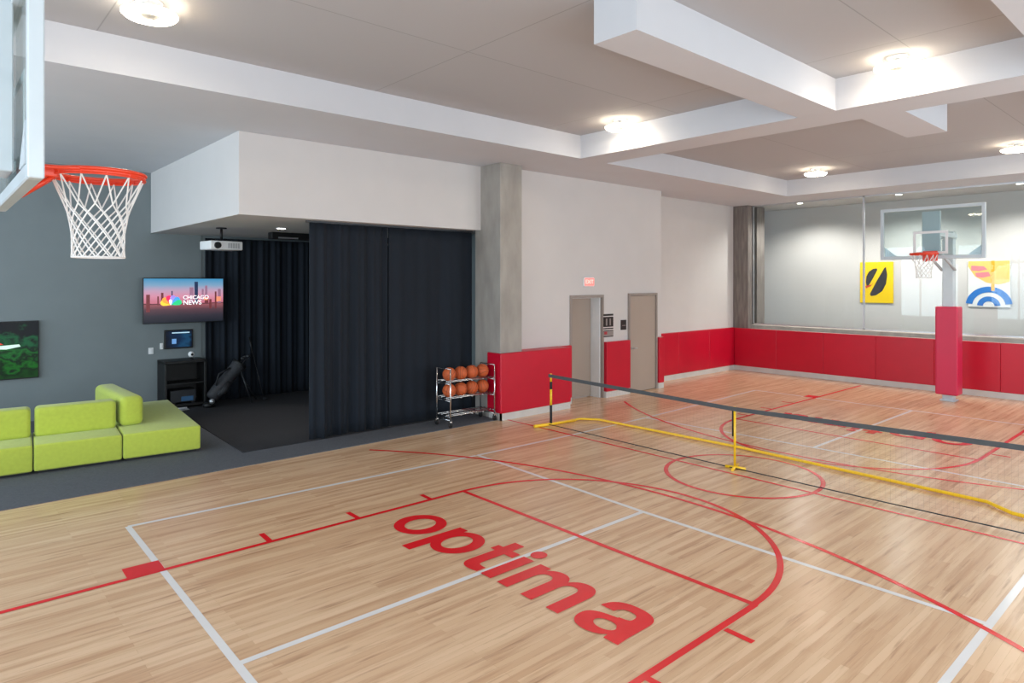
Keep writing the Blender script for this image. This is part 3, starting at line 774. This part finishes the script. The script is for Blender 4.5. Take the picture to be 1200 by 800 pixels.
# ------------------------------------------------------------------ ball rack and balls
RX, RY = 7.15, 9.27
rk = thing('ball_rack', 'chrome wheeled three-tier ball rack in front of the curtain edge', 'rack', (RX, RY, .012))
hw, hd, zb_, zt_ = .49, .20, .10, 1.0
for sx in (-1, 1):
    for sy in (-1, 1):
        MB().tube([(sx*hw, sy*hd, zb_), (sx*hw, sy*hd, zt_)], .013, 10).build('upright', M['chrome'], rk)
        wv = MB(); wv.lathe([(.045, -.014), (.05, -.006), (.05, .006), (.045, .014)], (sx*hw, sy*hd, .05), 18, 'X')
        wl_ = wv.build('caster', M['black'], rk)
        fk = MB(); fk.box(sx*hw-.022, sx*hw+.022, sy*hd-.02, sy*hd+.02, .095, .115); fk.box(sx*hw-.024, sx*hw-.018, sy*hd-.018, sy*hd+.018, .045, .11); fk.box(sx*hw+.018, sx*hw+.024, sy*hd-.018, sy*hd+.018, .045, .11)
        fk.build('fork', M['chrome'], wl_)
    for z in (zt_, .74, .455, .13): MB().tube([(sx*hw, -hd, z), (sx*hw, hd, z)], .009, 8).build('side_rail', M['chrome'], rk)
tiers = (.78, .50, .20)
for z in tiers:
    sh = MB()
    for y in (-.17, -.075, .075, .17): sh.tube([(-hw, y, z), (hw, y, z)], .008, 8)
    for x in (-hw, -.244, 0, .244, hw): sh.tube([(x, -.19, z-.012), (x, .19, z-.012)], .006, 8)
    sh.build('shelf', M['chrome'], rk)
BR = .119
def make_ball(label, loc):
    b0 = thing('basketball', label, 'ball', loc, 0, 'basketballs on the rack')
    MB().sphere((0, 0, 0), BR, 28, 18).build('skin', M['ball'], b0)
    se = MB()
    for ax in range(2):
        se.tube([(BR*math.cos(2*PI*k/32)*1.0, 0, BR*math.sin(2*PI*k/32)) if ax == 0 else (BR*math.cos(2*PI*k/32), BR*math.sin(2*PI*k/32), 0) for k in range(32)], .0022, 5, closed=True)
    for s in (-1, 1):
        rr_ = BR*.80
        pts = []
        for k in range(32):
            a = 2*PI*k/32
            v_ = Vector((rr_*math.cos(a), s*(.05+.022*math.cos(2*a)), rr_*math.sin(a))).normalized()*BR
            pts.append(v_)
        se.tube(pts, .0022, 5, closed=True)
    se.build('seam', M['seam'], b0)
    return b0
ordw = ['first', 'second', 'third', 'fourth']
ball = None
for t_, (zt, nm_) in enumerate(((.78, 'top'), (.50, 'middle'))):
    zc = .012+zt+math.sqrt((BR+.008)**2-.075**2)+.0035
    for i in range(4):
        lab = 'orange basketball, %s from the left on the %s tier of the rack' % (ordw[i], nm_)
        pos = (RX-.366+i*.244, RY, zc)
        if ball is None: ball = make_ball(lab, pos); b_o = ball
        else: b_o = copy_tree(ball); b_o.location = pos; b_o['label'] = lab
        b_o.rotation_euler = (random.uniform(0, 3), random.uniform(0, 3), random.uniform(0, 3))

# ------------------------------------------------------------------ prints on the corridor wall behind the glass
def disc_arc(cx, cz, r0, r1, a0, a1, n=24):
    o_ = [(cx+r1*math.cos(math.radians(a0+(a1-a0)*k/n)), cz+r1*math.sin(math.radians(a0+(a1-a0)*k/n))) for k in range(n+1)]
    i_ = [(cx+r0*math.cos(math.radians(a1+(a0-a1)*k/n)), cz+r0*math.sin(math.radians(a1+(a0-a1)*k/n))) for k in range(n+1)]
    return o_+i_
def onwall(pts, dx): return [(dx, -u, z) for u, z in pts]     # u runs to the right as seen from the court
def quadify(mb, pts, dx, t=.004):
    n = len(pts)//2; o_, i_ = pts[:n], pts[n:][::-1]
    for k in range(n-1): mb.poly(onwall([o_[k], o_[k+1], i_[k+1], i_[k]], dx), (t, 0, 0))
    return mb
pa = thing('wall_print', 'yellow print with two dark leaf shapes, behind the left half of the glass', 'picture', (COR, 6.87, 1.92))
MB().box(-.03, 0, -.42, .42, 0, 1.12, .004, 1).build('panel', M['poster_y'], pa)
def leafpoly(c, ang, L, wd, sc=1): return bez_leaf(c[0], c[1], ang, L, wd)
def half_leaf(cx, cz, ang, L, wd):
    ca, sa = math.cos(ang), math.sin(ang)
    pts = [(0, 0), (.2, .55), (.45, .9), (.7, .95), (.9, .6), (1, .15), (.95, -.05), (.5, -.1), (.05, -.08)]
    return [(cx+L*u*ca-wd*v*sa, cz+L*u*sa+wd*v*ca) for u, v in pts]
MB().poly(onwall(half_leaf(-.24, .42, math.radians(62), .58, .17), -.034), (.006, 0, 0)).build('dark_leaf', M['poster_k'], pa)
MB().poly(onwall(half_leaf(.24, .98, math.radians(242), .88, .24), -.034), (.006, 0, 0)).build('dark_leaf', M['poster_k'], pa)
MB().poly(onwall([(-.28, .46), (-.12, .50), (-.06, .57), (-.14, .46), (-.26, .40)], -.038), (.006, 0, 0)).build('red_patch', M['poster_r'], pa)
pb = thing('wall_print', 'pale print with apricot shapes above a blue arch, right of the far hoop post', 'picture', (COR, 4.32, 1.88))
MB().box(-.03, 0, -.43, .43, 0, 1.14, .004, 1).build('panel', M['poster_w'], pb)
MB().poly(onwall([(-.42, 1.13), (.42, 1.13), (.42, .62), (.2, .55), (-.05, .60), (-.28, .75), (-.43, 1.0)], -.034), (.006, 0, 0)).build('apricot_shape', M['poster_o'], pb)
MB().poly(onwall([(.05, 1.135), (.12, 1.135), (.12, .40), (.05, .40)], -.037), (.006, 0, 0)).build('orange_stripe', M['poster_or'], pb)
m_ = MB(); m_.poly(onwall([(-.36, 1.02), (-.1, 1.0), (-.02, .92), (-.2, .88), (-.36, .9)], -.038), (.006, 0, 0)); m_.poly(onwall([(-.28, .84), (0, .86), (.04, .76), (-.12, .72), (-.25, .74)], -.038), (.006, 0, 0))
m_.build('pink_shape', M['poster_p'], pb)
m_ = MB(); quadify(m_, disc_arc(.0, .02, .34, .48, 8, 172), -.036); quadify(m_, disc_arc(.0, .02, .12, .24, 5, 175), -.036)
m_.build('blue_arch', M['poster_b'], pb)

# ------------------------------------------------------------------ lamps
def ring_lamp(label, x, y, power):
    o = thing('ceiling_light', label, 'ceiling light', (x, y, C), 0, 'round ceiling lights')
    MB().lathe([(.10, -.015), (.11, 0)], n=32).build('ceiling_plate', M['white'], o)
    MB().lathe([(.02, -.11), (.02, -.012)], n=12).build('stem', M['white'], o)
    MB().lathe([(.10, -.128), (.215, -.125), (.222, -.112), (.215, -.10), (.05, -.095)], n=48).build('drum', M['white'], o)
    g = MB(); n = 48
    prof = [(.216, -.126), (.232, -.118), (.232, -.104), (.216, -.099)]
    rg = [[g.bm.verts.new((rr*math.cos(2*PI*k/n), rr*math.sin(2*PI*k/n), z)) for k in range(n)] for rr, z in prof]
    for A_, B_ in zip(rg, rg[1:]+rg[:1]):
        for k in range(n): g.bm.faces.new((A_[k], A_[(k+1) % n], B_[(k+1) % n], B_[k])).smooth = True
    g.build('edge_glow', M['edge_glow'], o)
    g = MB(); prof = [(.105, -.129), (.208, -.129), (.208, -.140), (.105, -.140)]
    rg = [[g.bm.verts.new((rr*math.cos(2*PI*k/n), rr*math.sin(2*PI*k/n), z)) for k in range(n)] for rr, z in prof]
    for A_, B_ in zip(rg, rg[1:]+rg[:1]):
        for k in range(n): g.bm.faces.new((A_[k], A_[(k+1) % n], B_[(k+1) % n], B_[k]))
    g.build('ring_diffuser', M['diffuser'], o)
    MB().lathe([(.02, -.136), (.09, -.135), (.10, -.126)], n=40).build('centre_disc', M['lampdisc'], o)
    return o
LP = 95
ring_lamp('round glowing ceiling light cut by the top edge, above the near hoop', 1.53, 6.7, LP)
ring_lamp('round glowing ceiling light in the left tray near the cross beam', 8.2, 6.66, LP)
ring_lamp('round glowing ceiling light in the right tray, nearest of those at upper right', 8.25, 2.70, LP)
ring_lamp('round glowing ceiling light beyond the cross beam, above the glass wall', 15.05, 6.6, LP)
ring_lamp('round glowing ceiling light at the right edge of the photo, beyond the stub beam', 15.05, 2.93, LP)
def spot(name, loc, e, size=100, blend=.6, color=(1, .95, .88), rot=(0, 0, 0), r=.05):
    l = bpy.data.lights.new(name, 'SPOT'); l.energy = e; l.spot_size = math.radians(size); l.spot_blend = blend; l.color = color; l.shadow_soft_size = r
    o = bpy.data.objects.new(name, l); col.objects.link(o); o.location = loc; o.rotation_euler = rot
    return o
def downlight(label, x, y, z, e, group, size=100):
    o = thing('downlight', label, 'downlight', (x, y, z), 0, group)
    MB().lathe([(.095, -.012), (.095, 0)], n=28).build('trim_ring', M['white'], o)
    MB().lathe([(.07, -.018), (.07, -.011)], n=28).build('lens', M['spot_lens'], o)
    spot('downlight_beam', (x, y, z-.03), e, size)
for lab, y in (('small corridor downlight behind the glass near the corner column', 8.33), ('small corridor downlight behind the glass above the far backboard', 5.86), ('small corridor downlight behind the glass at the right edge of the photo', 3.43)):
    downlight(lab, 18.02, y, S+.02, 390, 'corridor downlights', 150)
downlight('small recessed downlight under the bulkhead above the dark room', 4.75, 11.55, 3.46, 130, 'bulkhead downlights', 60)

# daylight through the windows, plus one added corridor fill light
def area(name, loc, rot, sx, sy, e, color):
    l = bpy.data.lights.new(name, 'AREA'); l.shape = 'RECTANGLE'; l.size = sx; l.size_y = sy; l.energy = e; l.color = color
    o = bpy.data.objects.new(name, l); col.objects.link(o); o.location = loc; o.rotation_euler = rot
    return o
for w0, w1 in WB: area('window_daylight', (X0-.25, (w0+w1)/2, 2.4), (0, -PI/2, 0), 3.5, w1-w0-.1, 330 if w0 > 9 else 210, (.80, .90, 1))
for w0, w1 in WRt: area('window_daylight', ((w0+w1)/2, Y0-.25, 2.5), (PI/2, 0, 0), w1-w0-.1, 3.3, 160, (.93, .96, 1))

area('window_daylight', (18.6, Y0-.1, 2.5), (PI/2, 0, 0), 1.6, 3.6, 230, (.95, .97, 1))  # unseen fill added to brighten the corridor wall; no window opens here
w = bpy.data.worlds.new('daylight'); scn.world = w; w.use_nodes = True
bg = w.node_tree.nodes['Background']; bg.inputs['Color'].default_value = (.75, .86, 1, 1); bg.inputs['Strength'].default_value = .8

# ------------------------------------------------------------------ camera
cd = bpy.data.cameras.new('camera'); cam = bpy.data.objects.new('camera', cd); col.objects.link(cam)
cd.sensor_fit = 'HORIZONTAL'; cd.sensor_width = 36; cd.lens = 36*773.47/1200; cd.shift_y = -70/1200; cd.clip_start = .05
cam.location = (0, 0, 2.5); cam.rotation_euler = (PI/2, 0, math.radians(-41.62))
scn.camera = cam
scn.view_settings.view_transform = 'Standard'; scn.view_settings.look = 'None'; scn.view_settings.gamma = 1
scn.view_settings.use_curve_mapping = False
scn.view_settings.exposure = 0.15
scn.cycles.use_denoising = True
scn.cycles.max_bounces = 10; scn.cycles.diffuse_bounces = 5; scn.cycles.transparent_max_bounces = 24
